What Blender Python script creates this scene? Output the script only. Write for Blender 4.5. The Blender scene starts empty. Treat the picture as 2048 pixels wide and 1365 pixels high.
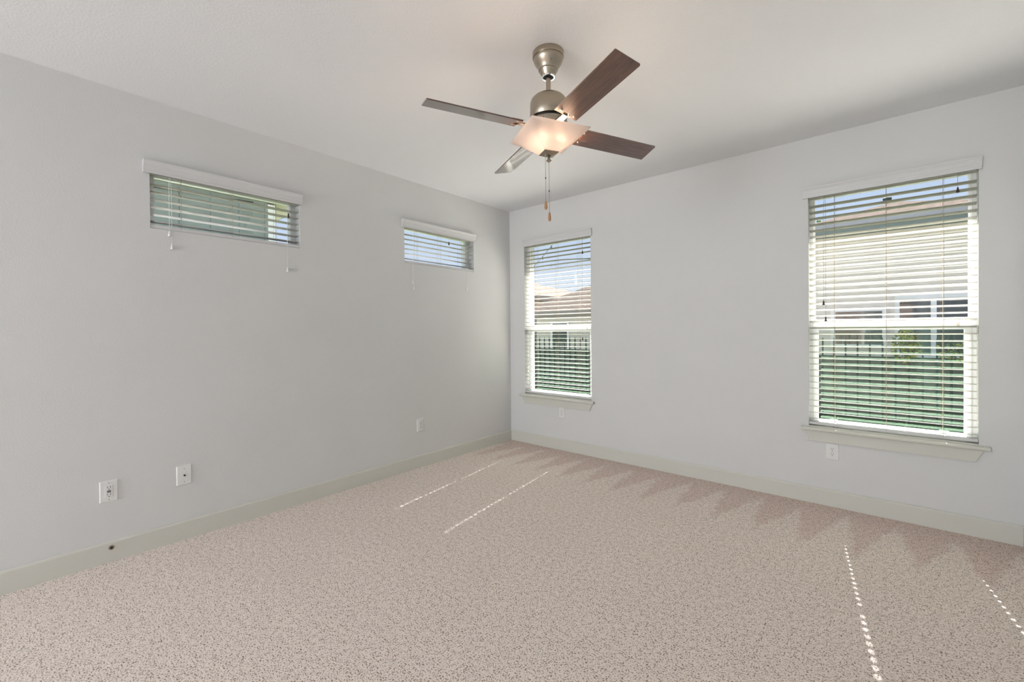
import bpy, bmesh, math, random
from mathutils import Vector, Matrix, noise

S = bpy.context.scene
COL = S.collection
PI = math.pi

# ---------------------------------------------------------------- camera
W_PX, H_PX = 2048, 1365
CAM_F, CAM_CY = 857.03, 668.57
cam_data = bpy.data.cameras.new('camera')
cam = bpy.data.objects.new('camera', cam_data)
COL.objects.link(cam)
yaw, pitch, roll = 0.70696911, -0.00766444, -0.00839331
f0 = Vector((-math.sin(yaw), math.cos(yaw), 0))
r0 = Vector((math.cos(yaw), math.sin(yaw), 0))
u0 = Vector((0, 0, 1))
fw = f0 * math.cos(pitch) + u0 * math.sin(pitch)
up = u0 * math.cos(pitch) - f0 * math.sin(pitch)
rt = r0 * math.cos(roll) + up * math.sin(roll)
up = up * math.cos(roll) - r0 * math.sin(roll)
CAM_POS = Vector((3.36719, -3.91256, 1.31152))
m = Matrix(((rt.x, up.x, -fw.x, CAM_POS.x), (rt.y, up.y, -fw.y, CAM_POS.y), (rt.z, up.z, -fw.z, CAM_POS.z), (0, 0, 0, 1)))
cam.matrix_world = m
cam_data.sensor_fit = 'HORIZONTAL'
cam_data.sensor_width = 36.0
cam_data.lens = CAM_F / W_PX * 36.0
cam_data.shift_y = (CAM_CY - H_PX / 2) / W_PX
cam_data.clip_start = 0.05
cam_data.clip_end = 300
S.camera = cam

# ---------------------------------------------------------------- world, sun, added fill light behind the camera, exposure
SUN_E, SKY_S, REAR_W = 62.0, 0.80, 148.0
S.view_settings.view_transform = 'Standard'
S.view_settings.look = 'None'
S.view_settings.exposure = 0.23
S.view_settings.gamma = 1.0
S.view_settings.use_curve_mapping = False

world = bpy.data.worlds.new('sky')
S.world = world
world.use_nodes = True
wn = world.node_tree
wn.nodes.clear()
w_out = wn.nodes.new('ShaderNodeOutputWorld')
w_bg = wn.nodes.new('ShaderNodeBackground')
w_tc = wn.nodes.new('ShaderNodeTexCoord')
w_sep = wn.nodes.new('ShaderNodeSeparateXYZ')
w_ramp = wn.nodes.new('ShaderNodeValToRGB')
wn.links.new(w_tc.outputs['Generated'], w_sep.inputs[0])
wn.links.new(w_sep.outputs['Z'], w_ramp.inputs[0])
wn.links.new(w_ramp.outputs[0], w_bg.inputs[0])
wn.links.new(w_bg.outputs[0], w_out.inputs[0])
cr = w_ramp.color_ramp
cr.elements[0].position = 0.0
cr.elements[0].color = (0.86, 0.92, 1.0, 1)
cr.elements[1].position = 1.0
cr.elements[1].color = (0.22, 0.42, 0.85, 1)
e = cr.elements.new(0.28)
e.color = (0.60, 0.76, 1.06, 1)
w_bg.inputs[1].default_value = SKY_S

sun_data = bpy.data.lights.new('sun', 'SUN')
sun_data.energy = SUN_E
sun_data.angle = math.radians(0.55)
sun_data.color = (1.0, 0.99, 0.985)
sun = bpy.data.objects.new('sun', sun_data)
COL.objects.link(sun)
sun.rotation_euler = Vector((0.13, -1.0, -0.91)).to_track_quat('-Z', 'Y').to_euler()
sun.location = (2, 6, 8)

# added fill light behind the camera, shining in through a made-up opening
al = bpy.data.lights.new('rear_fill', 'AREA')
al.shape = 'RECTANGLE'
al.size, al.size_y = 2.0, 2.3
al.energy = REAR_W
al.color = (0.94, 0.98, 1.0)
alo = bpy.data.objects.new('rear_fill', al)
COL.objects.link(alo)
alo.location = (1.12, -9.5, 1.25)
alo.rotation_euler = (PI / 2 + math.radians(10), 0, 0)   # fill tilted slightly upward to brighten the ceiling

# ---------------------------------------------------------------- materials
def new_mat(name):
    mt = bpy.data.materials.new(name)
    mt.use_nodes = True
    nt = mt.node_tree
    return mt, nt, nt.nodes['Principled BSDF']

def mat(name, col, rough=0.5, metal=0.0, spec=0.5, coat=0.0, nscale=0, namt=0.0, bump=0.0, bscale=100, bdist=0.001):
    """Plain colour broken up a little by noise, with optional bump."""
    mt, nt, b = new_mat(name)
    N = nt.nodes
    b.inputs['Base Color'].default_value = (*col, 1)
    b.inputs['Roughness'].default_value = rough
    b.inputs['Metallic'].default_value = metal
    b.inputs['Specular IOR Level'].default_value = spec
    b.inputs['Coat Weight'].default_value = coat
    tc = N.new('ShaderNodeTexCoord')
    if namt:
        nz = N.new('ShaderNodeTexNoise')
        nz.inputs['Scale'].default_value = nscale
        nz.inputs['Detail'].default_value = 4
        nt.links.new(tc.outputs['Object'], nz.inputs['Vector'])
        rp = N.new('ShaderNodeValToRGB')
        rp.color_ramp.elements[0].position = 0.3
        rp.color_ramp.elements[1].position = 0.7
        rp.color_ramp.elements[0].color = (*[c * (1 - namt) for c in col], 1)
        rp.color_ramp.elements[1].color = (*[min(1, c * (1 + namt)) for c in col], 1)
        nt.links.new(nz.outputs['Fac'], rp.inputs[0])
        nt.links.new(rp.outputs[0], b.inputs['Base Color'])
    if bump:
        nb = N.new('ShaderNodeTexNoise')
        nb.inputs['Scale'].default_value = bscale
        nb.inputs['Detail'].default_value = 3
        nt.links.new(tc.outputs['Object'], nb.inputs['Vector'])
        bp = N.new('ShaderNodeBump')
        bp.inputs['Strength'].default_value = bump
        bp.inputs['Distance'].default_value = bdist
        nt.links.new(nb.outputs['Fac'], bp.inputs['Height'])
        nt.links.new(bp.outputs[0], b.inputs['Normal'])
    return mt

M = {}
M['wall'] = mat('textured_wall_paint', (0.75, 0.748, 0.745), 0.75, spec=0.25, nscale=2.0, namt=0.012, bump=0.4, bscale=130, bdist=0.0018)
M['ceiling'] = mat('textured_ceiling_paint', (0.875, 0.88, 0.89), 0.85, spec=0.2, bump=0.5, bscale=105, bdist=0.003)
M['absorber'] = mat('brown_absorber', (0.16, 0.11, 0.085), 0.9, nscale=9, namt=0.3)
M['trim'] = mat('trim_paint', (0.70, 0.69, 0.63), 0.45, spec=0.4)
M['white'] = mat('white_vinyl', (0.86, 0.86, 0.85), 0.35)
M['plate'] = mat('white_plate_plastic', (0.84, 0.84, 0.83), 0.3)
M['slot'] = mat('dark_slot', (0.03, 0.03, 0.03), 0.6)
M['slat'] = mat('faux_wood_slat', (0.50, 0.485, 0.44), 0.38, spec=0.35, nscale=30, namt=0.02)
M['valance'] = mat('valance_white', (0.72, 0.715, 0.72), 0.4, spec=0.4)
M['cord'] = mat('backlit_cord', (0.34, 0.28, 0.21), 0.8)  # white cord, its darkness against the bright window painted in as brown
M['white_cord'] = mat('white_cord', (0.82, 0.81, 0.79), 0.8)
M['tassel'] = mat('white_tassel', (0.82, 0.81, 0.78), 0.35)
M['backlit_tassel'] = mat('white_tassel_backlit', (0.05, 0.03, 0.02), 0.4)  # white tassel with its dark backlit look put into the colour
M['lock'] = mat('lock_grey', (0.45, 0.43, 0.38), 0.4)
M['chrome'] = mat('polished_ring', (0.85, 0.85, 0.85), 0.12, metal=1.0)
M['black'] = mat('black_rubber', (0.015, 0.014, 0.013), 0.5)
M['fob'] = mat('honey_wood_fob', (0.42, 0.21, 0.085), 0.35, nscale=60, namt=0.2)
M['chain'] = mat('chain_steel', (0.42, 0.40, 0.37), 0.35, metal=0.8)

# brushed nickel
mt, nt, b = new_mat('brushed_nickel')
b.inputs['Base Color'].default_value = (0.42, 0.365, 0.295, 1)
b.inputs['Metallic'].default_value = 1.0
b.inputs['Roughness'].default_value = 0.27
b.inputs['Anisotropic'].default_value = 0.5
tc = nt.nodes.new('ShaderNodeTexCoord')
mp = nt.nodes.new('ShaderNodeMapping')
mp.inputs['Scale'].default_value = (30, 30, 900)
nz = nt.nodes.new('ShaderNodeTexNoise')
nz.inputs['Scale'].default_value = 3
nt.links.new(tc.outputs['Object'], mp.inputs[0])
nt.links.new(mp.outputs[0], nz.inputs['Vector'])
bp = nt.nodes.new('ShaderNodeBump')
bp.inputs['Strength'].default_value = 0.12
bp.inputs['Distance'].default_value = 0.0005
nt.links.new(nz.outputs['Fac'], bp.inputs['Height'])
nt.links.new(bp.outputs[0], b.inputs['Normal'])
M['nickel'] = mt

# dark walnut blade laminate, grain along local X of the object
mt, nt, b = new_mat('walnut_laminate')
tc = nt.nodes.new('ShaderNodeTexCoord')
mp = nt.nodes.new('ShaderNodeMapping')
mp.inputs['Scale'].default_value = (3.0, 45, 45)
nz = nt.nodes.new('ShaderNodeTexNoise')
nz.inputs['Scale'].default_value = 2.2
nz.inputs['Detail'].default_value = 6
nz.inputs['Distortion'].default_value = 1.2
rp = nt.nodes.new('ShaderNodeValToRGB')
rp.color_ramp.elements[0].position = 0.32
rp.color_ramp.elements[0].color = (0.050, 0.019, 0.012, 1)
rp.color_ramp.elements[1].position = 0.72
rp.color_ramp.elements[1].color = (0.16, 0.060, 0.034, 1)
nt.links.new(tc.outputs['UV'], mp.inputs[0])
nt.links.new(mp.outputs[0], nz.inputs['Vector'])
nt.links.new(nz.outputs['Fac'], rp.inputs[0])
nt.links.new(rp.outputs[0], b.inputs['Base Color'])
b.inputs['Roughness'].default_value = 0.3
b.inputs['Specular IOR Level'].default_value = 0.65
b.inputs['Coat Weight'].default_value = 1.0
b.inputs['Coat Roughness'].default_value = 0.06
b.inputs['Coat IOR'].default_value = 1.6
M['walnut'] = mt

# window glass: clear with a mirror reflection, thin
def glass(name, tint, refl, rcol=(1, 1, 1)):
    mt = bpy.data.materials.new(name)
    mt.use_nodes = True
    nt = mt.node_tree
    nt.nodes.clear()
    out = nt.nodes.new('ShaderNodeOutputMaterial')
    tr = nt.nodes.new('ShaderNodeBsdfTransparent')
    tr.inputs[0].default_value = (*tint, 1)
    gl = nt.nodes.new('ShaderNodeBsdfGlossy')
    gl.inputs['Roughness'].default_value = 0.0
    gl.inputs['Color'].default_value = (*rcol, 1)
    fr = nt.nodes.new('ShaderNodeFresnel')
    ge = nt.nodes.new('ShaderNodeNewGeometry')
    io = nt.nodes.new('ShaderNodeMix')          # same index whichever side of the thin pane the ray meets
    io.inputs[2].default_value = 1.5
    io.inputs[3].default_value = 1 / 1.5
    nt.links.new(ge.outputs['Backfacing'], io.inputs[0])
    nt.links.new(io.outputs[0], fr.inputs[0])
    ma = nt.nodes.new('ShaderNodeMath')
    ma.operation = 'ADD'
    ma.inputs[1].default_value = refl
    mx = nt.nodes.new('ShaderNodeMixShader')
    nt.links.new(fr.outputs[0], ma.inputs[0])
    nt.links.new(ma.outputs[0], mx.inputs[0])
    nt.links.new(tr.outputs[0], mx.inputs[1])
    nt.links.new(gl.outputs[0], mx.inputs[2])
    nt.links.new(mx.outputs[0], out.inputs[0])
    return mt
M['glass'] = glass('window_glass', (0.97, 0.98, 0.975), 0.0)
M['glass_low'] = glass('window_glass_tinted', (0.88, 0.887, 0.88), 0.03, (0.62, 0.95, 0.74))
M['house_glass'] = mat('house_window_glass', (0.03, 0.04, 0.045), 0.06, spec=0.8)

# frosted shade
mt = bpy.data.materials.new('frosted_shade_glass')
mt.use_nodes = True
nt = mt.node_tree
nt.nodes.clear()
out = nt.nodes.new('ShaderNodeOutputMaterial')
tl = nt.nodes.new('ShaderNodeBsdfTranslucent')
tl.inputs[0].default_value = (0.58, 0.55, 0.54, 1)
df = nt.nodes.new('ShaderNodeBsdfDiffuse')
df.inputs[0].default_value = (0.86, 0.80, 0.78, 1)
gl = nt.nodes.new('ShaderNodeBsdfGlossy')
gl.inputs['Roughness'].default_value = 0.25
mx = nt.nodes.new('ShaderNodeMixShader')
mx.inputs[0].default_value = 0.45
rf = nt.nodes.new('ShaderNodeBsdfRefraction')
rf.inputs['Color'].default_value = (0.62, 0.57, 0.55, 1)
rf.inputs['Roughness'].default_value = 0.5
rf.inputs['IOR'].default_value = 1.25
mx0 = nt.nodes.new('ShaderNodeMixShader')
mx0.inputs[0].default_value = 0.42
nt.links.new(tl.outputs[0], mx0.inputs[1])
nt.links.new(rf.outputs[0], mx0.inputs[2])
nt.links.new(mx0.outputs[0], mx.inputs[1])
nt.links.new(df.outputs[0], mx.inputs[2])
mx2 = nt.nodes.new('ShaderNodeMixShader')
mx2.inputs[0].default_value = 0.05
nt.links.new(mx.outputs[0], mx2.inputs[1])
nt.links.new(gl.outputs[0], mx2.inputs[2])
nt.links.new(mx2.outputs[0], out.inputs[0])
M['shade'] = mt

def emis(name, col, s):
    mt = bpy.data.materials.new(name)
    mt.use_nodes = True
    nt = mt.node_tree
    nt.nodes.clear()
    out = nt.nodes.new('ShaderNodeOutputMaterial')
    em = nt.nodes.new('ShaderNodeEmission')
    em.inputs[0].default_value = (*col, 1)
    em.inputs[1].default_value = s
    nt.links.new(em.outputs[0], out.inputs[0])
    return mt
M['bulb'] = emis('warm_bulb', (1.0, 0.74, 0.52), 260.0)
M['string_bulb'] = mat('string_bulb_glass', (0.12, 0.13, 0.12), 0.2)

# carpet
mt, nt, b = new_mat('speckled_carpet')
N, L = nt.nodes, nt.links
tc = N.new('ShaderNodeTexCoord')
nz1 = N.new('ShaderNodeTexNoise'); nz1.inputs['Scale'].default_value = 160; nz1.inputs['Detail'].default_value = 2.5; nz1.inputs['Roughness'].default_value = 0.62
nz2 = N.new('ShaderNodeTexNoise'); nz2.inputs['Scale'].default_value = 2.6; nz2.inputs['Detail'].default_value = 3
nz3 = N.new('ShaderNodeTexNoise'); nz3.inputs['Scale'].default_value = 14; nz3.inputs['Detail'].default_value = 2
for n_ in (nz1, nz2, nz3):
    L.new(tc.outputs['Object'], n_.inputs['Vector'])
rp = N.new('ShaderNodeValToRGB')
cr = rp.color_ramp
cr.elements[0].position = 0.37; cr.elements[0].color = (0.23, 0.155, 0.12, 1)
cr.elements[1].position = 0.66; cr.elements[1].color = (0.99, 0.90, 0.845, 1)
e = cr.elements.new(0.47); e.color = (0.92, 0.80, 0.735, 1)
nz4 = N.new('ShaderNodeTexNoise'); nz4.inputs['Scale'].default_value = 42; nz4.inputs['Detail'].default_value = 2
L.new(tc.outputs['Object'], nz4.inputs['Vector'])
clump = N.new('ShaderNodeMath'); clump.operation = 'MULTIPLY_ADD'; clump.inputs[1].default_value = 0.24; clump.inputs[2].default_value = -0.12
L.new(nz4.outputs['Fac'], clump.inputs[0])
spk = N.new('ShaderNodeMath'); spk.operation = 'ADD'
L.new(nz1.outputs['Fac'], spk.inputs[0]); L.new(clump.outputs[0], spk.inputs[1])
L.new(spk.outputs[0], rp.inputs[0])
# brushed lay of the pile: wedges left by strokes towards the window wall
sep = N.new('ShaderNodeSeparateXYZ'); L.new(tc.outputs['Object'], sep.inputs[0])
def math_node(op, a, b_=None, c=None):
    n_ = N.new('ShaderNodeMath'); n_.operation = op
    for i, v in enumerate((a, b_, c)):
        if v is None: continue
        if isinstance(v, (int, float)): n_.inputs[i].default_value = v
        else: L.new(v, n_.inputs[i])
    return n_.outputs[0]
wob = math_node('MULTIPLY', nz3.outputs['Fac'], 0.10)
xs = math_node('ADD', sep.outputs['X'], wob)
xs = math_node('MULTIPLY_ADD', sep.outputs['Y'], -0.12, xs)
fr_ = math_node('FRACT', math_node('DIVIDE', xs, 0.262))
tri = math_node('MULTIPLY', math_node('ABSOLUTE', math_node('SUBTRACT', fr_, 0.5)), 2.0)
edge = math_node('MULTIPLY_ADD', tri, 0.62, 0.10)
dist = math_node('MULTIPLY', sep.outputs['Y'], -1.0)
dist = math_node('MULTIPLY_ADD', nz2.outputs['Fac'], 0.28, dist)
lay = math_node('SMOOTH_MIN', math_node('MAXIMUM', math_node('DIVIDE', math_node('SUBTRACT', dist, math_node('ADD', edge, 0.12)), 0.15), 0.0), 1.0, 0.1)
big = math_node('MULTIPLY_ADD', nz2.outputs['Fac'], 0.40, -0.20)
dx = math_node('LESS_THAN', sep.outputs['X'], 0.22)
layf = math_node('ADD', lay, big)
mx = N.new('ShaderNodeMix'); mx.data_type = 'RGBA'; mx.blend_type = 'MULTIPLY'
mx.inputs[0].default_value = 1.0
rp2 = N.new('ShaderNodeValToRGB')
rp2.color_ramp.elements[0].position = 0.0; rp2.color_ramp.elements[0].color = (0.88, 0.82, 0.80, 1)
rp2.color_ramp.elements[1].position = 1.0; rp2.color_ramp.elements[1].color = (1.0, 1.0, 0.99, 1)
L.new(layf, rp2.inputs[0])
L.new(rp.outputs[0], mx.inputs[6]); L.new(rp2.outputs[0], mx.inputs[7])
L.new(mx.outputs[2], b.inputs['Base Color'])
b.inputs['Roughness'].default_value = 0.95
b.inputs['Specular IOR Level'].default_value = 0.1
bp = N.new('ShaderNodeBump'); bp.inputs['Strength'].default_value = 0.4; bp.inputs['Distance'].default_value = 0.005
L.new(nz1.outputs['Fac'], bp.inputs['Height']); L.new(bp.outputs[0], b.inputs['Normal'])
M['carpet'] = mt

# outdoors
M['grass'] = mat('lawn_grass', (0.045, 0.060, 0.022), 1.0, spec=0.0, nscale=6, namt=0.45, bump=0.8, bscale=60, bdist=0.03)
M['fence'] = mat('grey_fence_wood', (0.16, 0.155, 0.147), 0.85, nscale=8, namt=0.25)
M['roof'] = mat('tan_shingles', (0.085, 0.068, 0.058), 1.0, spec=0.0, nscale=7, namt=0.18, bump=0.6, bscale=25, bdist=0.03)
M['stucco'] = mat('tan_stucco', (0.80, 0.72, 0.64), 0.9, nscale=4, namt=0.06)
M['stucco2'] = mat('pale_stucco', (0.62, 0.585, 0.525), 0.9, nscale=4, namt=0.06)
M['fascia'] = mat('blue_grey_fascia', (0.19, 0.25, 0.265), 0.6)
M['vent'] = mat('dark_teal_vent', (0.02, 0.045, 0.045), 0.8, spec=0.1)
M['brown_fascia'] = mat('brown_fascia', (0.24, 0.215, 0.19), 0.7)
M['iron'] = mat('dark_iron', (0.018, 0.019, 0.019), 0.6)
M['gutter'] = mat('lavender_gutter', (0.38, 0.38, 0.41), 0.5)
M['teal'] = mat('teal_siding', (0.235, 0.275, 0.255), 0.75, nscale=5, namt=0.05)
M['soffit'] = mat('tan_soffit', (0.36, 0.315, 0.24), 0.7)
M['leaf'] = mat('leaf_green', (0.16, 0.22, 0.03), 0.6, nscale=12, namt=0.5)
M['leaf2'] = mat('leaf_yellow', (0.45, 0.40, 0.05), 0.6, nscale=12, namt=0.3)
M['bark'] = mat('bark', (0.16, 0.12, 0.09), 0.9, nscale=20, namt=0.3)

# ---------------------------------------------------------------- mesh helpers
class MB:
    """Collects shapes, then links them as one mesh object."""
    def __init__(self):
        self.v, self.f, self.uv = [], [], None
    def add(self, vs, fs):
        o = len(self.v)
        self.v += [tuple(v) for v in vs]
        self.f += [tuple(i + o for i in f) for f in fs]
        return self
    def box(self, x0, x1, y0, y1, z0, z1):
        vs = [(x, y, z) for z in (z0, z1) for y in (y0, y1) for x in (x0, x1)]
        return self.add(vs, [(0, 2, 3, 1), (4, 5, 7, 6), (0, 1, 5, 4), (2, 6, 7, 3), (0, 4, 6, 2), (1, 3, 7, 5)])
    def frame(self, x0, x1, z0, z1, t, y0, y1, tb=None, tt=None):
        """Rectangular frame in the xz plane, t = width of its bars."""
        tb = t if tb is None else tb
        tt = t if tt is None else tt
        self.box(x0, x0 + t, y0, y1, z0, z1)
        self.box(x1 - t, x1, y0, y1, z0, z1)
        self.box(x0 + t, x1 - t, y0, y1, z0, z0 + tb)
        return self.box(x0 + t, x1 - t, y0, y1, z1 - tt, z1)
    def extrude(self, prof, a, b, axis=0):
        """Closed profile of (p, q) pairs swept along an axis from a to b; axis 0 = x with (p, q) = (y, z); axis 1 = y with (x, z)."""
        n = len(prof)
        def P(t, p, q):
            return (t, p, q) if axis == 0 else ((p, t, q) if axis == 1 else (p, q, t))
        vs = [P(a, p, q) for p, q in prof] + [P(b, p, q) for p, q in prof]
        fs = [(i, (i + 1) % n, n + (i + 1) % n, n + i) for i in range(n)]
        fs += [tuple(range(n))[::-1], tuple(range(n, 2 * n))]
        return self.add(vs, fs)
    def lathe(self, prof, c=(0, 0, 0), n=32, axis='z'):
        """Profile of (r, h) turned round an axis through c."""
        vs, fs = [], []
        for r, h in prof:
            for k in range(n):
                a = 2 * PI * k / n
                p = (r * math.cos(a), r * math.sin(a), h)
                if axis == 'y': p = (p[0], p[2], p[1])
                if axis == 'x': p = (p[2], p[0], p[1])
                vs.append((c[0] + p[0], c[1] + p[1], c[2] + p[2]))
        m_ = len(prof)
        for i in range(m_ - 1):
            for k in range(n):
                k2 = (k + 1) % n
                fs.append((i * n + k, i * n + k2, (i + 1) * n + k2, (i + 1) * n + k))
        fs.append(tuple(range(n))[::-1])
        fs.append(tuple(range((m_ - 1) * n, m_ * n)))
        return self.add(vs, fs)
    def tube(self, pts, r, n=6):
        pts = [Vector(p) for p in pts]
        vs, fs = [], []
        for i, p in enumerate(pts):
            d = (pts[min(i + 1, len(pts) - 1)] - pts[max(i - 1, 0)]).normalized()
            a = d.orthogonal().normalized() if abs(d.z) < 0.9 else Vector((1, 0, 0)).cross(d).normalized()
            b_ = d.cross(a).normalized()
            for k in range(n):
                t = 2 * PI * k / n
                vs.append(p + a * r * math.cos(t) + b_ * r * math.sin(t))
        for i in range(len(pts) - 1):
            for k in range(n):
                k2 = (k + 1) % n
                fs.append((i * n + k, i * n + k2, (i + 1) * n + k2, (i + 1) * n + k))
        fs.append(tuple(range(n))[::-1])
        fs.append(tuple(range((len(pts) - 1) * n, len(pts) * n)))
        return self.add(vs, fs)
    def build(self, name, mt, parent=None, smooth=False, bevel=0, loc=None, seg=2, sharp=38):
        me = bpy.data.meshes.new(name)
        me.from_pydata(self.v, [], self.f)
        me.validate()
        bm = bmesh.new()
        bm.from_mesh(me)
        bmesh.ops.recalc_face_normals(bm, faces=bm.faces)
        if bevel:
            bmesh.ops.remove_doubles(bm, verts=bm.verts, dist=1e-6)
            es = [e_ for e_ in bm.edges if len(e_.link_faces) == 2 and e_.calc_face_angle(0) > 0.6]
            bmesh.ops.bevel(bm, geom=es, offset=bevel, segments=seg, affect='EDGES', profile=0.5, clamp_overlap=True)
        bm.to_mesh(me)
        bm.free()
        if smooth:
            for p in me.polygons:
                p.use_smooth = True
            me.set_sharp_from_angle(angle=math.radians(sharp))
        me.materials.append(mt)
        o = bpy.data.objects.new(name, me)
        COL.objects.link(o)
        if parent is not None:
            o.parent = parent
        if loc is not None:
            o.location = loc
        return o

def tag(o, label, cat, group=None, kind=None):
    o['label'] = label
    o['category'] = cat
    if group: o['group'] = group
    if kind: o['kind'] = kind
    return o
def empty(name, loc=(0, 0, 0), rz=0.0):
    o = bpy.data.objects.new(name, None)
    o.empty_display_size = 0.1
    o.location = loc
    o.rotation_euler = (0, 0, rz)
    COL.objects.link(o)
    return o

# ---------------------------------------------------------------- room shell
HC = 2.74            # ceiling height
XR = 4.035           # right wall
YB = -9.40           # wall behind the camera
TW = 0.16            # wall thickness
OPEN = {             # openings: start along the wall, end, bottom, top
    1: (-3.352, -2.462, 1.957, 2.335),
    2: (-1.510, -0.603, 1.957, 2.335),
    3: (0.221, 1.104, 0.572, 2.335),
    4: (2.968, 3.844, 0.572, 2.335),
}
def wall_with_holes(a0, a1, holes, put):
    """Solid pieces of a wall from a0 to a1 round its openings; put(m, a, b, z0, z1) adds a piece."""
    mb = MB()
    a = a0
    for h0, h1, z0, z1 in holes:
        put(mb, a, h0, 0, HC)
        put(mb, h0, h1, 0, z0)
        put(mb, h0, h1, z1, HC)
        a = h1
    put(mb, a, a1, 0, HC)
    return mb
o = wall_with_holes(YB - 0.16, 0.0, [OPEN[1], OPEN[2]], lambda mb, a, b, z0, z1: mb.box(-TW, 0, a, b, z0, z1)).build('wall_left', M['wall'])
tag(o, 'long plain off-white wall with two small high windows', 'wall', kind='structure')
o = wall_with_holes(-TW, XR + TW, [OPEN[3], OPEN[4]], lambda mb, a, b, z0, z1: mb.box(a, b, 0, TW, z0, z1)).build('wall_back', M['wall'])
tag(o, 'off-white wall with two tall windows facing the yard', 'wall', kind='structure')
o = wall_with_holes(-TW, XR + TW, [OPEN[3], OPEN[4]], lambda mb, a, b, z0, z1: mb.box(a, b, TW, TW + 0.03, z0, z1)).build('bounce_blocker', M['absorber'])  # unseen dark slab added to cut sun bouncing off the outer wall
tag(o, 'brick slab added outside the tall windows to cut bounced sun', 'wall', kind='structure')
o = MB().box(XR, XR + TW, YB - 0.16, 0.0, 0, HC).build('wall_right', M['wall'])
tag(o, 'plain side wall just past the right-hand tall window', 'wall', kind='structure')
o = wall_with_holes(0.0, XR, [(0.1, 2.14, 0.06, 2.42)], lambda mb, a, b, z0, z1: mb.box(a, b, YB - 0.16, YB, z0, z1)).build('wall_rear', M['wall'])  # opening added only to let the fill light in
tag(o, 'wall behind the camera with a made-up opening for the added fill light', 'wall', kind='structure')
o = MB().box(-TW, XR + TW, YB - 0.16, TW, -0.14, 0.0).build('floor', M['carpet'])
tag(o, 'beige and brown speckled wall-to-wall carpet with vacuum strokes', 'carpet', kind='structure')
o = MB().box(-TW, XR + TW, YB - 0.16, TW, HC, HC + 0.12).build('ceiling', M['ceiling'])
tag(o, 'white orange-peel textured ceiling', 'ceiling', kind='structure')

HB, BT = 0.1214, 0.014
prof_bb = [(0, 0), (BT, 0), (BT, HB - 0.012), (BT - 0.003, HB - 0.004), (BT - 0.008, HB), (0, HB)]
o = MB().extrude([(-p, q) for p, q in prof_bb], 0.0, XR, 0).build('baseboard_back', M['trim'])
tag(o, 'plain cream baseboard under the two tall windows', 'baseboard', kind='structure')
o = MB().extrude(prof_bb, YB, -BT, 1).build('baseboard_left', M['trim'])
tag(o, 'plain cream baseboard along the wall with the high windows', 'baseboard', kind='structure')
o = MB().extrude([(XR - p, q) for p, q in prof_bb], YB, -BT, 1).build('baseboard_right', M['trim'])
tag(o, 'cream baseboard at the right edge of the view', 'baseboard', kind='structure')

# ---------------------------------------------------------------- windows (local axes: x right, y outward, z up; origin at the opening's left edge on the wall face)
PLACE = {1: ((0, OPEN[1][0], 0), PI / 2), 2: ((0, OPEN[2][0], 0), PI / 2), 3: ((OPEN[3][0], 0, 0), 0), 4: ((OPEN[4][0], 0, 0), 0)}
WLABEL = {
    1: 'wide high window nearest the camera on the left wall',
    2: 'small high window near the corner on the left wall',
    3: 'tall sash window next to the room corner, with sill',
    4: 'tall sash window at the right end of the back wall, with sill',
}
def tall_window(n):
    loc, rz = PLACE[n]
    a, b, z0, z1 = OPEN[n]
    w = b - a
    root = tag(empty('window_%d' % n, loc, rz), WLABEL[n], 'window', kind='structure')
    MB().frame(0.0, w, z0, z1, 0.022, 0.078, 0.158, tb=0.014, tt=0.03).build('frame', M['white'], root, bevel=0.002)
    # upper sash sits further out, lower sash further in
    us = MB().frame(0.022, w - 0.022, 1.335, 2.312, 0.010, 0.108, 0.132, tb=0.041, tt=0.018).build('upper_sash', M['white'], root, bevel=0.0015)
    MB().box(0.030, w - 0.030, 0.118, 0.124, 1.37, 2.297).build('pane', M['glass'], us)
    ls = MB().frame(0.0215, w - 0.0215, 0.580, 1.345, 0.0325, 0.074, 0.106, tb=0.040, tt=0.048).build('lower_sash', M['white'], root, bevel=0.0015)
    MB().box(0.05, w - 0.05, 0.089, 0.095, 0.615, 1.30).build('pane', M['glass_low'], ls)
    for u in (0.12, w - 0.17):
        MB().box(u, u + 0.05, 0.068, 0.082, 0.612, 0.626).build('sash_lift', M['white'], ls, bevel=0.004)
    MB().box(0.785, 0.800, 0.070, 0.10, 1.318, 1.345).build('sash_lock', M['lock'], ls, bevel=0.003)
    # stool and apron
    e0, e1 = (0.045, 0.043) if n == 4 else (0.060, 0.040)
    st = [(0.078, z0 - 0.026), (-0.034, z0 - 0.026), (-0.042, z0 - 0.020), (-0.044, z0 - 0.013), (-0.042, z0 - 0.006), (-0.034, z0), (0.078, z0)]
    MB().extrude([(p, q) for p, q in st if p <= 0.001] + [(0.0, z0), (0.0, z0 - 0.026)][::1], -e0, w + e1, 0).build('sill', M['trim'], root)
    MB().box(0.0005, w - 0.0005, -0.001, 0.079, z0 - 0.004, z0 + 0.008).build('sill_deck', M['trim'], root)
    ap = MB()
    za, zb, ya, yb = z0 - 0.026, 0.468, -0.016, 0.0
    i0, i1 = (0.03, 0.012), (0.018, 0.005)
    t0, t1, b0, b1 = -e0 + 0.022, w + e1 - 0.022, -e0 + 0.052, w + e1 - 0.058
    ap.add([(t0, ya, za), (t1, ya, za), (b1, ya, zb), (b0, ya, zb), (t0, yb, za), (t1, yb, za), (b1, yb, zb), (b0, yb, zb)],
           [(0, 1, 2, 3), (4, 7, 6, 5), (0, 4, 5, 1), (1, 5, 6, 2), (2, 6, 7, 3), (3, 7, 4, 0)])
    ap.build('apron', M['trim'], root, bevel=0.0015)
    return root
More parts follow.
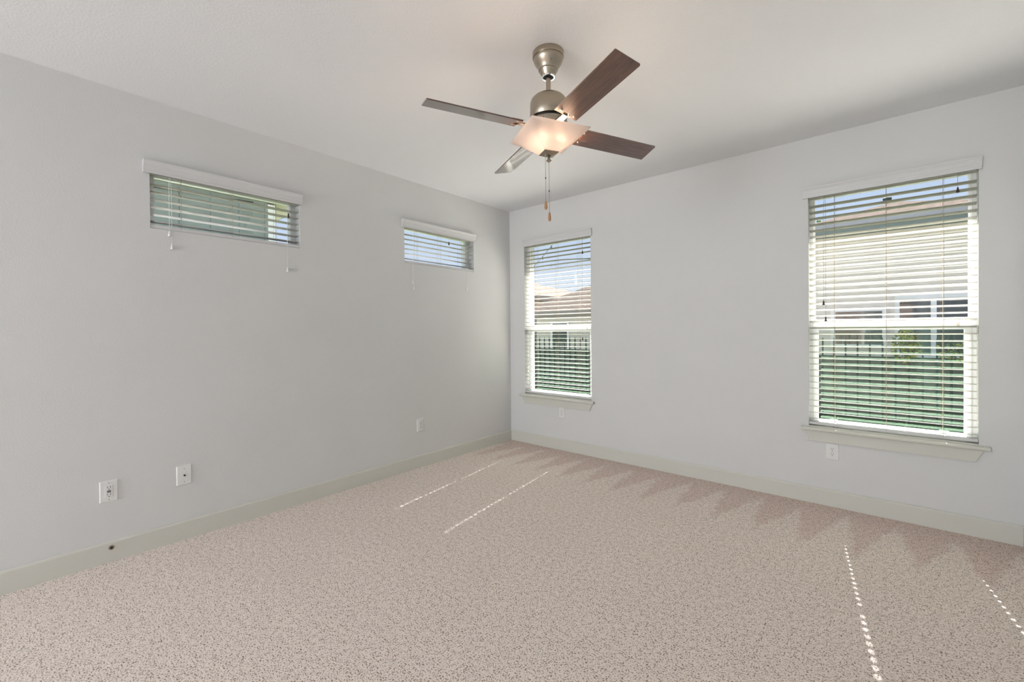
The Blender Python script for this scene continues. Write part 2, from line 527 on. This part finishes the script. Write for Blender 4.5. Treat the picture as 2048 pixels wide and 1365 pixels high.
def high_window(n):
    loc, rz = PLACE[n]
    a, b, z0, z1 = OPEN[n]
    w = b - a
    root = tag(empty('window_%d' % n, loc, rz), WLABEL[n], 'window', kind='structure')
    t = 0.034 if n == 1 else 0.045
    fr = MB().frame(0.0, w, z0, z1, t, 0.085, 0.150, tb=0.030, tt=0.034).build('frame', M['white'], root, bevel=0.002)
    MB().box(t - 0.005, w - t + 0.005, 0.112, 0.118, z0 + 0.025, z1 - 0.03).build('pane', M['glass'], fr)
    return root
high_window(1); high_window(2); tall_window(3); tall_window(4)

# ---------------------------------------------------------------- blinds
LAD = (0.156, 0.442, 0.722)
def slats_mesh(w, zs, tilt, droop=None):
    """Every slat of a blind, crowned, tilted, with cord holes at the outer ladders."""
    mb = MB()
    yc = 0.031
    us = [0.004]
    holes = set()
    for lu in (LAD[0], LAD[2]):
        us += [lu - 0.0024, lu + 0.0024]
        holes.add(len(us) - 2)
    us += [0.30, 0.40, 0.50, 0.58, 0.66, 0.78, 0.83]
    us = sorted(us + [w - 0.004])
    hole_cells = [i for i in range(len(us) - 1) if any(abs((us[i] + us[i + 1]) / 2 - lu) < 1e-4 for lu in (LAD[0], LAD[2]))]
    ds = [-0.025, -0.016, -0.0042, 0.0042, 0.016, 0.025]
    for k, z in enumerate(zs):
        vs, fs = [], []
        nu, nd = len(us), len(ds)
        for side in (0, 1):
            for u in us:
                for d in ds:
                    h = 0.0022 * (1 - (d / 0.025) ** 2) + (0.0013 if side == 0 else -0.0013)
                    y = d * math.cos(tilt) + h * math.sin(tilt)
                    zz = -d * math.sin(tilt) + h * math.cos(tilt)
                    if droop and k == droop:
                        t = max(0.0, min(1.0, (u - 0.42) / 0.44))
                        zz -= 0.030 * t ** 1.4
                    vs.append((u, yc + y, z + zz))
        def I(s, i, j): return s * nu * nd + i * nd + j
        def solid(i, j): return 0 <= i < nu - 1 and 0 <= j < nd - 1 and not (i in hole_cells and j == 2)
        for i in range(nu - 1):
            for j in range(nd - 1):
                if not solid(i, j): continue
                fs.append((I(0, i, j), I(0, i + 1, j), I(0, i + 1, j + 1), I(0, i, j + 1)))
                fs.append((I(1, i, j), I(1, i, j + 1), I(1, i + 1, j + 1), I(1, i + 1, j)))
                if not solid(i - 1, j): fs.append((I(0, i, j), I(0, i, j + 1), I(1, i, j + 1), I(1, i, j)))
                if not solid(i + 1, j): fs.append((I(0, i + 1, j), I(1, i + 1, j), I(1, i + 1, j + 1), I(0, i + 1, j + 1)))
                if not solid(i, j - 1): fs.append((I(0, i, j), I(1, i, j), I(1, i + 1, j), I(0, i + 1, j)))
                if not solid(i, j + 1): fs.append((I(0, i, j + 1), I(0, i + 1, j + 1), I(1, i + 1, j + 1), I(1, i, j + 1)))
        mb.add(vs, fs)
    return mb
TASSEL = [(0.0018, 0.034), (0.0042, 0.031), (0.0046, 0.024), (0.0062, 0.014), (0.0082, 0.004), (0.0078, 0.0), (0.003, -0.001)]
BLABEL = {
    1: 'open white slat blind in the wide high window nearest the camera',
    2: 'open white slat blind in the small high window by the corner',
    3: 'open white slat blind with a bent slat, in the tall corner window',
    4: 'open white slat blind in the tall window on the right',
}
def blind(n, val0, val1, z_first, count, tilt, cords, droop=None):
    loc, rz = PLACE[n]
    a, b, z0, z1 = OPEN[n]
    w = b - a
    root = tag(empty('window_blind', loc, rz), BLABEL[n], 'blind', 'white slat window blinds')
    # valance: stepped crown face, with short returns to the wall
    zt, zb = 2.362, 2.288
    face = [(-0.008, zb), (-0.018, zb), (-0.020, zb + 0.012), (-0.0175, zb + 0.014), (-0.0195, zb + 0.026), (-0.022, zb + 0.030),
            (-0.025, zb + 0.048), (-0.030, zb + 0.060), (-0.034, zb + 0.066), (-0.036, zt), (-0.008, zt)]
    v0, v1 = val0 - a, val1 - a
    mv = MB().extrude(face, v0, v1, 0)
    for x0_, x1_ in ((v0 + 0.0005, v0 + 0.008), (v1 - 0.008, v1 - 0.0005)):
        mv.box(x0_, x1_, -0.012, 0.0, zb + 0.0005, zt - 0.0005)
    mv.build('valance', M['valance'], root)
    MB().box(0.003, w - 0.003, 0.004, 0.058, 2.285, z1 - 0.002).build('headrail', M['slat'], root, bevel=0.002)
    zs = [z_first + 0.0456 * k for k in range(count)]
    slats_mesh(w, zs, math.radians(tilt), droop).build('slats', M['slat'], root, smooth=True)
    zr = z_first - 0.030 if n > 2 else 1.973
    MB().box(0.0015, w - 0.0015, 0.005, 0.057, zr - 0.0145 if n < 3 else zr - 0.010, zr + 0.009).build('bottom_rail', M['valance'], root, bevel=0.003)
    for lu in LAD:
        ml = MB()
        for y in (0.0045, 0.0575):
            ml.tube([(lu, y, zr), (lu, y, 2.287)], 0.0009, 4)
        ml.tube([(lu + 0.0025, 0.031, zr), (lu + 0.0025, 0.031, 2.287)], 0.0006, 4)
        ml.build('ladder_cord', M['cord'], root)
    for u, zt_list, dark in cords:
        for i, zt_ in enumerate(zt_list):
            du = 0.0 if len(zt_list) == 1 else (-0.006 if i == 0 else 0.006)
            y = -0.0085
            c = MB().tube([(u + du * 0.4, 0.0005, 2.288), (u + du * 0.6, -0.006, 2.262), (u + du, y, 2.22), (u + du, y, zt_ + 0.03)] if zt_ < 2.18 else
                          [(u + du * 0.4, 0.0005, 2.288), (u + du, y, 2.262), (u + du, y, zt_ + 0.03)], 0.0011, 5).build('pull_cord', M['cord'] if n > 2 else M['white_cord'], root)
            MB().lathe(TASSEL, (u + du, y, zt_), 12).build('tassel', M['backlit_tassel'] if dark else M['tassel'], c, smooth=True)
    return root
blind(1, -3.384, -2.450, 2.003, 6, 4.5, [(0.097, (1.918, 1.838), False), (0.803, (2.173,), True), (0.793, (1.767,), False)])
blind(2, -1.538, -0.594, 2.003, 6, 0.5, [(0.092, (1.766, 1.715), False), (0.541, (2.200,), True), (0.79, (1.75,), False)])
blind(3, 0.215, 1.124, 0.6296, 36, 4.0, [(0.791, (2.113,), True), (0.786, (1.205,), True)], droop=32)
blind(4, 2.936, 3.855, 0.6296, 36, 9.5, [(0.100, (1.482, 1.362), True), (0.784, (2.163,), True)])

# ---------------------------------------------------------------- outlets and plates (local: x right, y outward into the wall, z up)
def plate_root(name, wall, c, z, label, group=None):
    if wall == 'left':
        r = empty(name, (0.0, c, z), PI / 2)
    else:
        r = empty(name, (c, 0.0, z), 0)
    return tag(r, label, 'outlet', group)
def plate(root, w=0.079, h=0.122):
    a, b, t = w / 2, h / 2, 0.0065
    vs = [(-a, 0, -b), (a, 0, -b), (a, 0, b), (-a, 0, b), (-a + .004, -t, -b + .004), (a - .004, -t, -b + .004), (a - .004, -t, b - .004), (-a + .004, -t, b - .004)]
    return MB().add(vs, [(0, 1, 2, 3), (4, 7, 6, 5), (0, 4, 5, 1), (1, 5, 6, 2), (2, 6, 7, 3), (3, 7, 4, 0)]).build('plate', M['plate'], root)
def screw(root, z):
    MB().lathe([(0.0012, 0.0), (0.0032, 0.0004), (0.0032, 0.0015)], (0, -0.0082, z), 10, 'y').build('screw', M['lock'], root)
def slots(root, z):
    mb = MB()
    for x in (-0.0064, 0.0064):
        mb.box(x - 0.0011, x + 0.0011, -0.0098, -0.0085, z - 0.001, z + 0.008)
    mb.lathe([(0.0026, -0.0098), (0.0026, -0.0085)], (0, 0, z - 0.0085), 10, 'y')
    return mb.build('slots', M['slot'], root)
def duplex(wall, c, z, label):
    r = plate_root('wall_outlet', wall, c, z, label, None)
    plate(r)
    for dz in (0.0195, -0.0195):
        pts = []
        for k in range(20):
            t = 2 * PI * k / 20
            pts.append((max(-0.0172, min(0.0172, 0.0205 * math.cos(t))), dz + 0.0145 * math.sin(t)))
        f = MB().extrude(pts, -0.009, -0.006, 1).build('receptacle', M['plate'], r)
        slots(f, dz)
    screw(r, 0.0)
    return r
duplex('left', -1.350, 0.407, 'white duplex outlet low on the left wall, near the room corner')
duplex('back', 0.735, 0.409, 'white duplex outlet under the sill of the tall corner window')
duplex('back', 3.110, 0.405, 'white duplex outlet under the left end of the right-hand window sill')
# outlet with two buttons between its sockets
r = plate_root('safety_outlet', 'left', -3.555, 0.408, 'white outlet with two dark test buttons, nearest the camera on left wall')
plate(r)
f = MB().box(-0.0165, 0.0165, -0.0092, -0.006, -0.0335, 0.0335).build('receptacle', M['plate'], r, bevel=0.001)
for z in (0.0215, -0.0205):
    slots(f, z)
for z in (0.0035, -0.0035):
    MB().box(-0.008, 0.008, -0.0105, -0.0085, z - 0.0022, z + 0.0022).build('test_button', M['slot'], f)
for z in (0.048, -0.048):
    screw(r, z)
# cable jack plate
r = tag(empty('cable_jack', (0.0, -3.203, 0.409), PI / 2), 'white wall plate with one dark cable jack in the middle', 'wall plate')
plate(r)
MB().lathe([(0.0058, 0.0), (0.0058, 0.003), (0.0046, 0.0032), (0.0046, 0.010), (0.002, 0.0102)][::-1], (0, -0.0165, 0.0), 12, 'y').build('jack', M['slot'], r)
for z in (0.042, -0.042):
    screw(r, z)
# little metal fitting on the baseboard
r = tag(empty('metal_fitting', (BT, -3.549, 0.084), PI / 2), 'small round dark metal fitting screwed to the left baseboard', 'fitting')
MB().lathe([(0.0, -0.003), (0.012, -0.0028), (0.0135, -0.0008), (0.0135, 0.0)], (0, 0, 0), 20, 'y').build('rim', M['nickel'], r, smooth=True)
MB().lathe([(0.0, -0.010), (0.005, -0.010), (0.0065, -0.006), (0.0065, -0.002)], (0, 0, 0), 16, 'y').build('stem', M['black'], r, smooth=True)

# ---------------------------------------------------------------- ceiling fan
FX, FY = 2.0782, -2.099
fan = tag(empty('ceiling_fan', (FX, FY, HC)), 'four-blade ceiling fan in brushed nickel with walnut blades and lit square shade', 'ceiling fan')
def fz(z): return z - HC      # heights are given in room coordinates
canopy_p = [(0.079, 2.7395), (0.0805, 2.737), (0.0805, 2.716), (0.079, 2.7115), (0.0755, 2.711), (0.0755, 2.7085), (0.0765, 2.7075), (0.0755, 2.700), (0.0695, 2.686),
            (0.0605, 2.673), (0.0535, 2.662), (0.0500, 2.654), (0.0490, 2.650), (0.0490, 2.6475), (0.0465, 2.647), (0.0455, 2.644), (0.0405, 2.633), (0.0355, 2.622), (0.0335, 2.617)]
can = MB().lathe([(r_, fz(z)) for r_, z in canopy_p], n=48).build('canopy', M['nickel'], fan, smooth=True)
MB().lathe([(0.0345, fz(2.622)), (0.0365, fz(2.617)), (0.034, fz(2.613)), (0.028, fz(2.6125)), (0.0255, fz(2.616))], n=40).build('canopy_ring', M['chrome'], can, smooth=True)
MB().lathe([(0.0255, fz(2.618)), (0.0255, fz(2.6155)), (0.021, fz(2.611)), (0.014, fz(2.609))], n=32).build('hanger_ball', M['black'], can, smooth=True)
MB().lathe([(0.0125, fz(2.62)), (0.0125, fz(2.50))], n=24).build('downrod', M['nickel'], fan, smooth=True)
MB().lathe([(0.013, fz(2.522)), (0.030, fz(2.521)), (0.060, fz(2.516)), (0.078, fz(2.508)), (0.089, fz(2.496)), (0.0945, fz(2.480)), (0.0955, fz(2.460)),
            (0.0955, fz(2.402)), (0.0935, fz(2.399)), (0.086, fz(2.398))], n=64).build('motor_housing', M['nickel'], fan, smooth=True)
MB().lathe([(0.085, fz(2.3975)), (0.085, fz(2.386))], n=48).build('motor_gap', M['black'], fan, smooth=True)
sw = MB().lathe([(0.087, fz(2.3855)), (0.0945, fz(2.384)), (0.0945, fz(2.344)), (0.090, fz(2.338)), (0.070, fz(2.335))], n=64).build('switch_housing', M['nickel'], fan, smooth=True)
for k in range(8):
    a = math.radians(20 + 45 * k)
    ms = MB().tube([(0.0948 * math.cos(a), 0.0948 * math.sin(a), fz(2.345)), (0.0948 * math.cos(a), 0.0948 * math.sin(a), fz(2.383))], 0.0007, 4)
    ms.build('housing_seam', M['black'], sw)
# blades: pitched, with the slight tilt of the hanging fan
TH, PT, ZB, BW, R1, R0_ = -0.4665, -0.2349, 2.3436, 0.1214, 0.6422, 0.1706
TX, TY = -0.0164, -0.0248
def blade_frame(k):
    a = TH + k * PI / 2
    e_ = Vector((math.cos(a), math.sin(a), 0))
    t_ = Vector((-math.sin(a), math.cos(a), 0)) * math.cos(PT) + Vector((0, 0, math.sin(PT)))
    n_ = e_.cross(t_)
    def P(r, s, h):
        v = e_ * r + t_ * s + n_ * h
        return Vector((v.x, v.y, fz(ZB) + v.z + TX * v.x + TY * v.y))
    return P
def outline_solid(P, pts, h0, h1):
    """A flat shape with corner points (r, s) between heights h0 and h1, in a blade's own frame."""
    n_ = len(pts)
    vs = [P(r, s, h0) for r, s in pts] + [P(r, s, h1) for r, s in pts]
    fs = [(i, (i + 1) % n_, n_ + (i + 1) % n_, n_ + i) for i in range(n_)] + [tuple(range(n_))[::-1], tuple(range(n_, 2 * n_))]
    return vs, fs
hw = BW / 2
tip = [(R1 - 0.005 + 0.005 * math.sin(t), hw - 0.005 + 0.005 * math.cos(t)) for t in [i * PI / 8 for i in range(5)]]
tip2 = [(r, -s) for r, s in tip[::-1]]
blade_pts = [(R0_, hw)] + tip + tip2 + [(R0_, -hw), (R0_, -0.0165), (R0_ + 0.022, -0.0165), (R0_ + 0.022, 0.0165), (R0_, 0.0165)]
for k in range(4):
    P = blade_frame(k)
    mb = MB().add(*outline_solid(P, blade_pts, -0.003, 0.003))
    bl = mb.build('blade', M['walnut'], fan)
    uvl = bl.data.uv_layers.new(name='UVMap')
    a = TH + k * PI / 2
    for poly in bl.data.polygons:
        for li in poly.loop_indices:
            co = bl.data.vertices[bl.data.loops[li].vertex_index].co
            uvl.data[li].uv = (co.x * math.cos(a) + co.y * math.sin(a) + k * 1.7, -co.x * math.sin(a) + co.y * math.cos(a))
    iron = MB().add(*outline_solid(P, [(0.162, 0.058), (0.225, 0.052), (0.232, 0.0), (0.225, -0.052), (0.162, -0.058)], 0.0032, 0.0070))
    iron.add(*outline_solid(P, [(0.086, 0.020), (0.120, 0.0135), (0.1735, 0.0135), (0.1735, -0.0135), (0.120, -0.0135), (0.086, -0.020)], -0.004, 0.0069))
    iron.build('blade_iron', M['nickel'], bl, bevel=0.0012)
    for s in (0.036, -0.036):
        sm = MB()
        rings = [(0.0072, -0.0030), (0.0070, -0.0042), (0.0052, -0.0058), (0.0022, -0.0066)]
        vs, fs = [], []
        for rr, hh in rings:
            for j in range(12):
                t = 2 * PI * j / 12
                vs.append(P(0.196 + rr * math.cos(t), s + rr * math.sin(t), hh))
        for i in range(3):
            for j in range(12):
                fs.append((i * 12 + j, i * 12 + (j + 1) % 12, (i + 1) * 12 + (j + 1) % 12, (i + 1) * 12 + j))
        fs += [tuple(range(12)), tuple(range(36, 48))]
        sm.add(vs, fs).build('screw', M['nickel'], bl, smooth=True)
    MB().add(*outline_solid(P, [(0.105 + 0.006 * math.cos(t), 0.006 * math.sin(t)) for t in [2 * PI * j / 10 for j in range(10)]], -0.0075, -0.0038)).build('screw', M['nickel'], bl)
# square frosted shade, rim up, and the lamp holder it hangs from
SA = math.radians(59.6)
def sq(half, z, n_=1):
    """Corners of a square turned with the fan, n_ points per side."""
    cs = [(-half, -half), (half, -half), (half, half), (-half, half)]
    out_ = []
    for i in range(4):
        a_, b_ = Vector(cs[i]), Vector(cs[(i + 1) % 4])
        for j in range(n_):
            p = a_.lerp(b_, j / n_)
            x = p.x * math.cos(SA) - p.y * math.sin(SA)
            y = p.x * math.sin(SA) + p.y * math.cos(SA)
            out_.append(Vector((x, y, fz(z) + TX * x + TY * y)))
    return out_
def square_loft(rings, n_, close_bottom=True):
    mb = MB()
    vs, fs = [], []
    N_ = 4 * n_
    for h_, z_ in rings:
        vs += sq(h_, z_, n_)
    for i in range(len(rings) - 1):
        for j in range(N_):
            j2 = (j + 1) % N_
            fs.append((i * N_ + j, i * N_ + j2, (i + 1) * N_ + j2, (i + 1) * N_ + j))
    if close_bottom:
        fs.append(tuple(range((len(rings) - 1) * N_, len(rings) * N_)))
    return mb.add(vs, fs)
outer = [(0.1535, 2.3205), (0.1555, 2.3185), (0.1555, 2.3140), (0.149, 2.3080), (0.132, 2.2975), (0.110, 2.2850), (0.085, 2.2640), (0.060, 2.2420), (0.037, 2.2240), (0.012, 2.2180)]
inner = [(0.012, 2.2215), (0.036, 2.2275), (0.059, 2.2455), (0.084, 2.2675), (0.109, 2.2885), (0.131, 2.3010), (0.148, 2.3115), (0.1515, 2.3175), (0.1535, 2.3205)]
shade = square_loft(outer + inner, 6, False).build('lamp_shade', M['shade'], fan, smooth=True, sharp=100)
cap = square_loft([(0.0385, 2.2265), (0.0395, 2.2230), (0.0385, 2.2215), (0.020, 2.2120), (0.0045, 2.2040)], 3).build('finial_cap', M['nickel'], fan)
MB().lathe([(0.0045, fz(2.2045)), (0.0055, fz(2.2015)), (0.0085, fz(2.1985)), (0.0085, fz(2.1955)), (0.0055, fz(2.1925)), (0.0050, fz(2.1910)), (0.0138, fz(2.1885)),
            (0.0138, fz(2.1872)), (0.0075, fz(2.1815)), (0.0016, fz(2.1770))], n=24).build('finial', M['nickel'], cap, smooth=True)
MB().lathe([(0.011, fz(2.336)), (0.011, fz(2.222))], n=16).build('lamp_stem', M['nickel'], fan, smooth=True)
for k in range(3):
    a = math.radians(-88 + 120 * k)
    zc = fz(2.302)
    def radial(prof, n_):
        mb = MB().lathe([(r_, h_) for r_, h_ in prof], (0, 0, 0), n_, 'x')
        mb.v = [(x * math.cos(a) - y * math.sin(a), x * math.sin(a) + y * math.cos(a), zc + z) for x, y, z in mb.v]
        return mb
    bb = radial([(0.0095, 0.036), (0.0105, 0.042), (0.0140, 0.052), (0.0165, 0.063), (0.0165, 0.072), (0.0125, 0.081), (0.006, 0.086), (0.001, 0.087)], 20).build('bulb', M['bulb'], fan, smooth=True)
    radial([(0.0125, 0.008), (0.0125, 0.030), (0.0105, 0.0365)], 16).build('bulb_socket', M['nickel'], bb, smooth=True)
# two pull chains with wooden fobs
rx, ry = math.cos(yaw), math.sin(yaw)
FOB = [(0.0016, 0.046), (0.0038, 0.043), (0.0058, 0.034), (0.0074, 0.022), (0.0078, 0.013), (0.0066, 0.004), (0.0035, 0.0)]
for off, toward, zs_, zf, zc in ((-0.0185, 0.006, 2.212, 1.9338, 2.0955), (0.0, 0.0, 2.178, 1.8758, 2.031)):
    px_, py_ = off * rx - toward * fw.x, off * ry - toward * fw.y
    ch = MB().tube([(px_, py_, fz(zs_)), (px_ + 0.001, py_, fz(zf + 0.046))], 0.0013, 6)
    if off: ch.lathe([(0.0035, 0.004), (0.0042, 0.0), (0.002, -0.003)], (px_, py_, fz(zs_ + 0.001)), 10)
    chain = ch.build('pull_chain', M['chain'], fan)
    MB().lathe([(r_, fz(zf) + h_) for r_, h_ in FOB], (px_ + 0.001, py_, 0), 16).build('wooden_fob', M['fob'], chain, smooth=True)
    MB().lathe([(0.0022, fz(zc) + 0.005), (0.0026, fz(zc)), (0.0022, fz(zc) - 0.005)], (px_ + 0.0005, py_, 0), 10).build('connector', M['black'], chain)

# ---------------------------------------------------------------- outdoors
ZG = -0.15
o = MB().box(-45, 45, 0.19, 60, ZG - 0.1, ZG).box(-45, -0.17, -45, 0.17, ZG - 0.1, ZG).build('ground', M['grass'])
tag(o, 'sunlit green lawn outside the windows', 'lawn', kind='structure')
o = MB().box(-0.17, XR + 0.17, 0.19, 0.76, 2.60, 2.74).build('trim_1', M['soffit'])
tag(o, 'roof overhang above the tall windows outside', 'eave', kind='structure')
random.seed(4)
def hip_house(name, label, x0, x1, y0, y1, ze, pitch_, wall_m, windows, over=0.45, group='neighbouring houses behind the fence', fascia='fascia', gutter='gutter'):
    r = tag(empty(name, ((x0 + x1) / 2, (y0 + y1) / 2, ZG)), label, 'house', group)
    ox, oy = (x0 + x1) / 2, (y0 + y1) / 2
    def X(x): return x - ox
    def Y(y): return y - oy
    MB().box(X(x0), X(x1), Y(y0), Y(y1), 0, ze - ZG).build('walls', wall_m, r)
    a0, a1, b0, b1 = X(x0 - over), X(x1 + over), Y(y0 - over), Y(y1 + over)
    zb = ze - ZG
    hd = min(a1 - a0, b1 - b0) / 2
    zt = zb + 0.16 + hd * pitch_
    if a1 - a0 > b1 - b0: R_ = [(a0 + hd, 0, zt), (a1 - hd, 0, zt)]
    else: R_ = [(0, b0 + hd, zt), (0, b1 - hd, zt)]
    vs = [(a0, b0, zb + .16), (a1, b0, zb + .16), (a1, b1, zb + .16), (a0, b1, zb + .16)] + R_
    if a1 - a0 > b1 - b0: fs = [(0, 1, 5, 4), (1, 2, 5), (2, 3, 4, 5), (3, 0, 4), (3, 2, 1, 0)]
    else: fs = [(0, 1, 4), (1, 2, 5, 4), (2, 3, 5), (3, 0, 4, 5), (3, 2, 1, 0)]
    MB().add(vs, fs).build('roof', M['roof'], r)
    MB().box(a0, a1, b0, b1, zb - 0.02, zb + 0.16).build('fascia', M[fascia], r)
    MB().box(a0, a1, b0 - 0.10, b0 - 0.002, zb + 0.05, zb + 0.165).build('gutter', M[gutter], r)
    for wx0, wx1, wz0, wz1, mull in windows:
        w_ = MB().frame(X(wx0), X(wx1), wz0 - ZG, wz1 - ZG, 0.07, Y(y0) - 0.05, Y(y0) - 0.001)
        for mx_ in mull: w_.box(X(mx_) - 0.04, X(mx_) + 0.04, Y(y0) - 0.05, Y(y0) - 0.001, wz0 - ZG + .07, wz1 - ZG - .07)
        w_ = w_.build('window', M['white'], r)
        MB().box(X(wx0) + .06, X(wx1) - .06, Y(y0) - 0.03, Y(y0) - 0.002, wz0 - ZG + .06, wz1 - ZG - .06).build('pane', M['house_glass'], w_)
    return r
tan_house = hip_house('neighbor_house', 'tan house with grey gutter, seen through the right-hand tall window', 2.3, 5.0, 7.5, 13.5, 3.26, 0.38, M['stucco'],
          [(2.60, 3.50, 0.9, 1.72, ()), (3.62, 4.76, 0.7, 1.93, (4.17,))])
MB().lathe([(0.035, 4.0), (0.035, 4.34), (0.075, 4.35), (0.080, 4.40), (0.04, 4.43)], (-0.12, -1.45, 0), 14).build('roof_vent', M['vent'], tan_house)
hip_house('neighbor_house', 'pale house with long tan roof, seen through the tall corner window', -5.3, 0.6, 7.5, 14.0, 1.74, 0.53, M['stucco2'],
          [(-4.7, -4.0, 0.6, 1.60, ()), (-3.2, -2.3, 0.6, 1.6, ())], fascia='brown_fascia', gutter='brown_fascia')
hip_house('neighbor_house', 'house whose tan roof slopes down at left in the corner window', -15, -6.2, 8.5, 15.0, 2.4, 0.30, M['stucco'], [(-8.6, -7.4, 0.6, 1.7, (-8.0,))], fascia='brown_fascia', gutter='brown_fascia')
# fence
fe = tag(empty('garden_fence', (1.5, 5.0, ZG)), 'dark iron picket fence with grey boards added behind to darken the gaps across the lawn', 'fence')
mb = MB()
x = -11.0
i = 0
while x < 10.5:
    h_ = 1.00 + 0.012 * math.sin(i * 1.7)
    mb.box(x, x + 0.134, 0.0, 0.018, 0.02, h_)
    mb.box(x + 0.120, x + 0.166, 0.030, 0.046, 0.02, h_ - 0.03)
    x += 0.152
    i += 1
mb.build('boards', M['fence'], fe)  # backing added to darken what shows between the pickets
pk = MB()
x = -11.0
while x < 10.5:
    pk.box(x - 0.011, x + 0.011, -0.060, -0.038, 0.0, 1.27)
    pk.add([(x - 0.011, -0.060, 1.27), (x + 0.011, -0.060, 1.27), (x + 0.011, -0.038, 1.27), (x - 0.011, -0.038, 1.27), (x, -0.049, 1.31)], [(0, 1, 4), (1, 2, 4), (2, 3, 4), (3, 0, 4), (3, 2, 1, 0)])
    x += 0.152
pk.build('pickets', M['iron'], fe)
for z in (0.20, 0.97):
    MB().box(-11, 10.5, -0.038, -0.008, z, z + 0.035).build('rail', M['iron'], fe)
for z in (0.25, 0.80):
    MB().box(-11, 10.5, 0.050, 0.09, z, z + 0.09).build('rail', M['fence'], fe)
for x in range(-10, 11, 4):
    MB().box(x, x + 0.09, 0.092, 0.18, 0, 1.0).build('post', M['fence'], fe)
# shrubs and a tree, made of many small leaves round branches
def leafy(name, label, cat, loc, rad, hgt, n_, leaf, ms_, trunk, group=None):
    r = tag(empty(name, loc), label, cat, group)
    bm_ = MB()
    for k in range(7):
        a = random.uniform(0, 2 * PI)
        t = random.uniform(0.3, 0.9) * rad
        bm_.tube([(0, 0, 0), (0.1 * t * math.cos(a), 0.1 * t * math.sin(a), trunk), (t * math.cos(a), t * math.sin(a), trunk + random.uniform(.5, .95) * (hgt - trunk))], 0.012 * max(1, rad * 1.5), 5)
    bm_.build('branches', M['bark'], r)
    for mt_ in ms_:
        lf = MB()
        for k in range(n_ // len(ms_)):
            while True:
                p = Vector((random.uniform(-1, 1), random.uniform(-1, 1), random.uniform(-1, 1)))
                if 0.35 < p.length < 1: break
            p = Vector((p.x * rad, p.y * rad, (trunk + hgt) / 2 + p.z * (hgt - trunk) / 2))
            p *= 1 + 0.12 * noise.noise(p * 3)
            d = Vector((random.gauss(0, 1), random.gauss(0, 1), random.gauss(0, 1))).normalized()
            s_ = d.orthogonal().normalized()
            q = leaf * random.uniform(.7, 1.3)
            lf.add([p - d * q, p + s_ * q * .5 + Vector((0, 0, q * .1)), p + d * q, p - s_ * q * .5 + Vector((0, 0, q * .1))], [(0, 1, 2, 3)])
        lf.build('leaves', mt_, r)
    return r
leafy('garden_shrub', 'yellow-green shrub in front of the fence, middle of the right window', 'shrub', (3.68, 4.62, ZG), 0.19, 1.43, 380, 0.028, (M['leaf'], M['leaf2']), 0.95, 'shrubs along the fence')
leafy('garden_shrub', 'smaller green shrub by the fence, right side of the right window', 'shrub', (4.30, 4.60, ZG), 0.33, 1.26, 240, 0.026, (M['leaf'], M['leaf2']), 0.95, 'shrubs along the fence')
leafy('garden_tree', 'green tree beside the tan house, top left of the right window', 'tree', (1.0, 18.5, ZG), 1.4, 6.1, 2400, 0.11, (M['leaf'],), 2.2)
# neighbour's wall close outside the high windows
r = tag(empty('siding_house', (-3.0, -8.0, ZG)), 'teal board-and-batten house wall close outside the wide high window', 'house')
MB().box(-6, 0, -6, 6.40, 0, 3.24).build('siding', M['teal'], r)
bt = MB()
y = -1.93
ys = []
while y > -13.5:
    ys.append(y); y -= 0.315
for y in ys + [-1.62]:
    bt.box(0, 0.02, y + 8 - 0.02, y + 8 + 0.02, 0, 3.22)
bt.build('batten', M['teal'], r)
MB().box(-0.1, 0.028, 6.395, 6.485, 0, 3.22).build('corner_board', M['white'], r)
MB().box(-6, 0.32, -6, 6.85, 3.24, 3.30).build('soffit', M['soffit'], r)
MB().box(-6, 0.40, -6, 6.90, 3.26, 3.44).build('fascia', M['fascia'], r)
MB().extrude([(-6, 3.44), (0.46, 3.44), (-6, 5.6)], -6.1, 6.95, 1).build('roof', M['roof'], r)
o = MB().tube([(-2.93, -4.6 + 0.1 * k, 3.045 - 0.055 * math.sin(PI * k / 28)) for k in range(29)], 0.009, 6).build('utility_cable', M['black'])
tag(o, 'thin dark cable hung along the teal house wall', 'cable')
sl = tag(empty('string_light', (-3.29, 4.6, ZG)), 'string of small bulbs strung from the roof overhang to a post outside the corner window', 'string light')
A_, B_ = Vector((0.2055 + 3.29, 0.74 - 4.6, 2.53 - ZG)), Vector((0.0, 0.0, 2.843 - ZG))
pts_ = [A_.lerp(B_, t) + Vector((0, 0, -0.10 * t * (1 - t))) for t in [i / 20 for i in range(21)]]
MB().tube([A_ + Vector((0, 0, 0.075))] + pts_, 0.004, 5).build('wire', M['black'], sl)
MB().tube([(0, 0, 0), (0, 0, 2.90 - ZG)], 0.03, 8).build('post', M['fence'], sl)
for i in (3, 8, 15):
    x, y, z = pts_[i]
    MB().lathe([(0.008, 0.006), (0.010, -0.012), (0.016, -0.030), (0.012, -0.044), (0.002, -0.050)], (x, y, z), 10).build('bulb', M['string_bulb'], sl, smooth=True)
